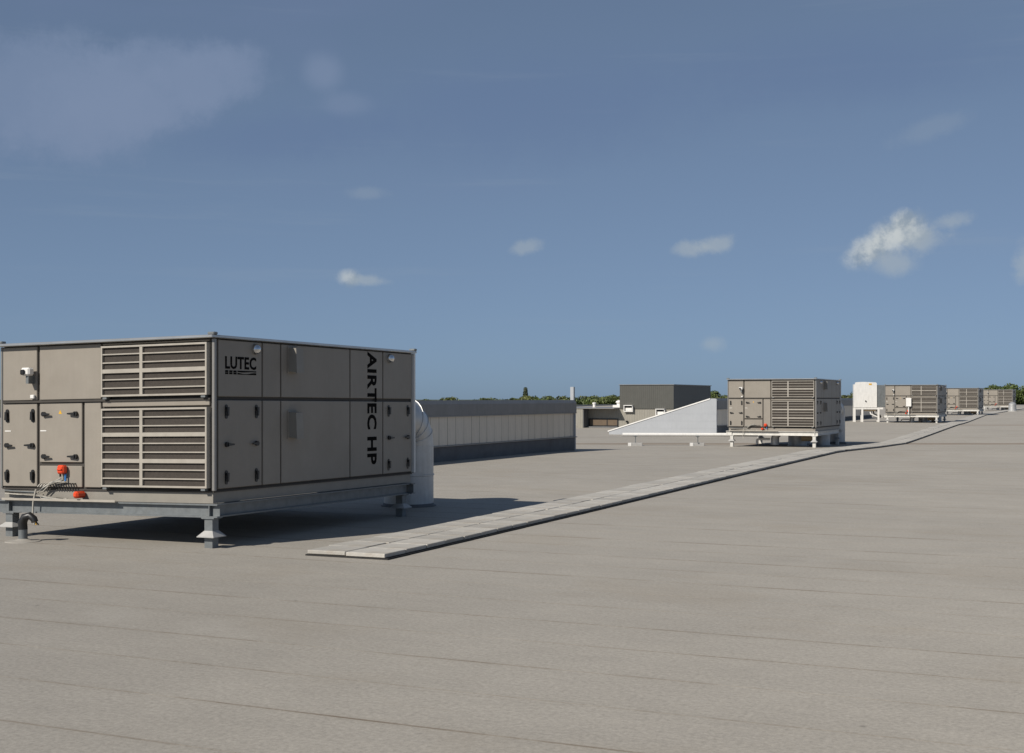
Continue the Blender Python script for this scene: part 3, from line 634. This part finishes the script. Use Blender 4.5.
# ------------------------------------------------------------------ plant room and beige roof block
def corrugated(mb, face, p0, p1, c, z0, z1, pitch=.16, dep=.008):
    k = p0
    while k < p1 - 1e-6:
        a, b = k + pitch * .12, min(k + pitch * .62, p1)
        if face == '-y': mb.prism([(a, c), (a + .02, c - dep), (b - .02, c - dep), (b, c)], 'z', z0, z1)
        else: mb.prism([(c, a), (c + dep, a + .02), (c + dep, b - .02), (c, b)], 'z', z0, z1)
        k += pitch
    return mb
bl = empty('roof_block', (9.66, 78, 0), -TH); tag(bl, 'low beige corrugated block with dark plant room above and brown glazed strip', 'building')
wl = MB().box(-13, 0, 0, 8, -.4, 1.10)
corrugated(wl, '-y', -5.4, -.02, 0, -.35, 1.09); wl.build('beige_wall', M_beige, bl)
bay = MB().box(-12.9, -5.47, -.85, -.003, -.4, 1.095); corrugated(bay, '-y', -9.4, -5.5, -.85, -.35, 1.09); bay.build('bay', M_beige, bl)
MB().cbox(-13.1, -3.42, -.9, 8.05, 1.103, 1.15, .01).build('coping', M_alu, bl)
MB().box(-5.465, -5.43, -.83, -.05, -.3, 1.08).build('bay_side_shade', M_base, bl)  # dark sheet that paints the shade on the bay's side face
pr = MB().box(-3.37, .04, -.05, 7.95, 1.104, 2.54); corrugated(pr, '-y', -3.36, .03, -.05, 1.11, 2.5, .13); corrugated(pr, '+x', -.04, 7.9, .04, 1.11, 2.5, .13)
prm = pr.build('plant_room', M_dark, bl); MB().cbox(-3.42, .10, -.10, 8.0, 2.541, 2.585, .008).build('roof_trim', M_dkflash, prm)
win = MB().box(-5.40, -3.48, -.06, -.027, .44, .50).box(-5.40, -3.48, -.06, -.027, .03, .08)
for x in (-5.40, -4.22, -3.54): win.box(x, x + .06, -.06, -.027, .081, .439)
wn = win.build('strip_window', M_black, bl)
for a, b in ((-5.338, -4.222), (-4.158, -3.542)): MB().box(a, b, -.05, -.03, .085, .435).build('pane', M_brown, wn)
MB().box(-5.42, -3.4, -.4, -.03, -.3, .02).build('step', M_base, bl)
for x, z in ((-3.05, .92), (-1.02, .70)):
    h = MB().box(x, x + .56, -.28, -.03, z + .37, z + .41); h.box(x - .01, x + .03, -.22, -.03, z, z + .369); h.box(x + .53, x + .57, -.22, -.03, z, z + .369).box(x + .031, x + .529, -.2, -.03, z, z + .05)
    hh = h.build('wall_hood', M_white, bl); MB().box(x + .04, x + .52, -.06, -.032, z + .06, z + .36).build('opening', M_black, hh); MB().cbox(x + .08, x + .48, -.13, -.07, z + .06, z + .24, .01).build('flap', M_white, hh)
MB().tube([(-2.9, -.1, .28), (-2.9, -.1, .38)], .07, 12).build('wall_lamp', M_black, bl)
# small white gear on the beige block's roof
gp = 'small white gear on the beige block'
def on_block(x, y): wx, wy = loc2w(x, y); return (9.66 + wx, 78 + wy, 1.15)
a = empty('roof_cowl', on_block(-4.5, 3), -TH); MB().cbox(-.35, .35, -.3, .3, 0, .16, .02).build('base', M_white, a); MB().lathe(.0, 0, [(.17, .161), (.17, .3), (.24, .32), (.2, .42), (.05, .48)], 16).build('cowl', M_white, a, 40); tag(a, 'white roof cowl with domed cap, tallest on the beige block', 'vent', gp)
a = empty('roof_box', on_block(-3.9, 3.2), -TH); MB().cbox(-.15, .5, -.3, .3, 0, .2, .02).build('box', M_white, a); MB().prism([(-.2, .2), (.55, .2), (.3, .28)], 'y', -.33, .33).build('cap', M_flash, a); tag(a, 'low white box with peaked cap on the beige block beside the dark plant room', 'vent', gp)
a = empty('vent_pipe', on_block(-6.2, 3), 0); MB().lathe(0, 0, [(.1, 0), (.1, .22), (.13, .225), (.13, .3), (.06, .33)], 12).build('pipe', M_white, a, 40); MB().lathe(.0, 0, [(.16, -.01), (.15, .02), (.1001, .03)], 12).build('collar', M_flash, a); tag(a, 'thin white vent pipe standing alone on the beige block', 'vent', gp)

# ------------------------------------------------------------------ white tank unit on legs
xw, yw = 23.45, 89.2
t = empty('tank_unit', (xw, yw, gz(xw, yw)), R(-8)); t.scale = (1.06, 1.06, 1.07); tag(t, 'tall white curved-top cabinet on white legs left of the third unit', 'cooling unit')
n = 10; top = [(.0, .98), (.0, 2.46), (.12, 2.46), (.14, 2.585)] + [(.14 + .98 * k / n, 2.60 + .02 * math.sin(math.pi * k / n)) for k in range(1, n)] + [(1.34 + .12 * math.sin(math.pi / 2 * k / 5), 2.47 + .12 * math.cos(math.pi / 2 * k / 5)) for k in range(6)] + [(1.46, .98)]
MB().prism([(p[0], p[1] - .06) for p in top], 'y', 0, .5).build('cabinet', M_white, t)
MB().cbox(1.463, 2.02, .05, .6, .95, 2.36, .02).build('coil_section', M_steel, t)
for x in (0, .48, 1.5):
    for y in (.02, .42): MB().box(x, x + .12, y, y + .09, -.05, .918).build('leg', M_white, t)
MB().box(.13, 1.85, .03, .11, .80, .916).build('rail', M_white, t); MB().box(.13, 1.85, .42, .50, .78, .912).build('rail', M_white, t)
MB().box(.55, 1.4, .12, .40, .70, .78).build('pipe_tray', M_copper, t)
MB().cbox(.95, 1.13, -.012, -.001, 2.36, 2.46, .003).build('sticker', M_yel, t); MB().tube([(.75, .002, 1.33), (.75, -.05, 1.33)], .045, 10).build('port', M_black, t)
for k in range(3): MB().tube([(1.0 + .2 * k, .25, .9), (1.1 + .2 * k, .2, .5), (1.5 + .2 * k, .2, .32), (2.2, .25 + .1 * k, .28)], .05, 8).build('pipe', (M_white, M_black, M_flash)[k], t, 40)
xb, yb = 56.2, 146
v = empty('roof_ventilator', (xb, yb, gz(xb, yb))); MB().lathe(0, 0, [(.42, -.02), (.42, .55), (.36, .62), (.40, .63), (.40, .85), (.22, 1.02), (.02, 1.07)], 20).build('drum', M_duct, v, 40); MB().lathe(0, 0, [(.55, -.02), (.55, .03), (.4201, .1)], 20).build('collar', M_flash, v, 40)
tag(v, 'silver domed roof ventilator beside the farthest unit', 'vent')

# ------------------------------------------------------------------ trees beyond the roof edge
def crown_mesh(seed, rx, rz, nl, narrow=False):
    q = random.Random(seed); vs_ = []; fs = []
    lobes = [(q.gauss(0, rx * .42), q.gauss(0, rx * .42), q.uniform(-.45, .72) * rz, q.uniform(.32, .58)) for _ in range(16)] + [(0, 0, 0, .75)]
    if narrow: lobes = [(0, 0, rz * (k / 20 - .5) * 1.8, .8 - .45 * (k / 20) ** 2) for k in range(21)]
    for _ in range(nl):
        lx, ly, lz, lr = q.choice(lobes); d_ = Vector((q.gauss(0, 1), q.gauss(0, 1), q.gauss(0, 1) + .2)).normalized() * (q.random() ** .4)
        p = Vector((lx + d_.x * lr * rx, ly + d_.y * lr * rx, lz + d_.z * lr * rz * (.35 if narrow else .8)))
        nrm = (d_ + Vector((q.gauss(0, .5), q.gauss(0, .5), q.gauss(0, .5)))).normalized(); a = nrm.orthogonal().normalized(); b = nrm.cross(a); ang = q.uniform(0, 6.28); s = q.uniform(.14, .34)
        a, b = (a * math.cos(ang) + b * math.sin(ang)) * s, (b * math.cos(ang) - a * math.sin(ang)) * s * .7
        k = len(vs_); vs_ += [p - a, p - b * .9, p + a, p + b]; fs.append((k, k + 1, k + 2, k + 3))
    me = bpy.data.meshes.new('crown'); me.from_pydata([tuple(p) for p in vs_], [], fs); me.materials.append(M_leaf2 if narrow else M_leaf); return me
CR = [crown_mesh(s, 4.6, 4.2, 12000) for s in range(5)]; CP = crown_mesh(99, 1.5, 5.0, 5000, True)
def trunk_mesh(seed):
    q = random.Random(seed); b = MB(); b.tube([(0, 0, -.2), (.1, 0, 2.5), (-.05, .1, 5), (0, 0, 8)], [.34, .26, .2, .08], 8)
    for k in range(5):
        a = q.uniform(0, 6.28); z = q.uniform(3, 6); b.tube([(0, 0, z), (1.2 * math.cos(a), 1.2 * math.sin(a), z + 1.2), (2.4 * math.cos(a), 2.4 * math.sin(a), z + 2.6)], [.12, .08, .03], 6)
    return b.mesh('trunk', M_trunk, 50)
TRK = [trunk_mesh(s) for s in range(3)]
TX = [300, 480, 500, 560, 585, 600, 620, 700, 720, 845, 860, 990, 1002, 1030, 1200]; TY = [399.5, 399.3, 396.2, 396.3, 397.5, 394.5, 394, 391.5, 392, 391.2, 391, 388, 386.5, 386.5, 387]
q = random.Random(21); px = 385
where = lambda p: 'left of the dark plant room' if p < 625 else 'between the plant room and the second unit' if p < 730 else 'between the second unit and the white cabinet' if p < 900 else 'behind the farthest unit at right'
while px < 1075:
    if not (640 < px < 690 or 738 < px < 832 or 872 < px < 930):
        Yd = q.uniform(300, 345); X = (px - 512) / 1300 * Yd; ytop = np.interp(px, TX, TY) + q.uniform(-1.2, 1.0); ztop = 1.76 + (398 - ytop) * Yd / 1300
        T = empty('broadleaf_tree', (X, Yd, -9.5), q.uniform(0, 6.28)); sc = q.uniform(.85, 1.15)
        c = link('crown', CR[q.randrange(5)], T); c.scale = (sc, sc, sc * q.uniform(.9, 1.1)); c.location = (0, 0, ztop + 9.5 - 4.3 * sc); tr = link('trunk', q.choice(TRK), T)
        zs = (ztop + 9.5 - 2.5 * sc) / 8; tr.scale = (1, 1, zs)
        tag(T, 'rounded green broadleaf tree in the tree line ' + where(px), 'tree', 'broadleaf trees ' + where(px))
    px += q.uniform(10, 17)
Yd = 318; T = empty('conifer_tree', ((525.5 - 512) / 1300 * Yd, Yd, -9.5)); zt = 1.76 + (398 - 387.6) * Yd / 1300
c = link('crown', CP, T); c.scale = (.85, .85, 1); c.location = (0, 0, zt + 9.5 - 5.0); link('trunk', TRK[0], T).scale = (1, 1, .9)
tag(T, 'narrow dark conifer rising alone above the tree line', 'tree')
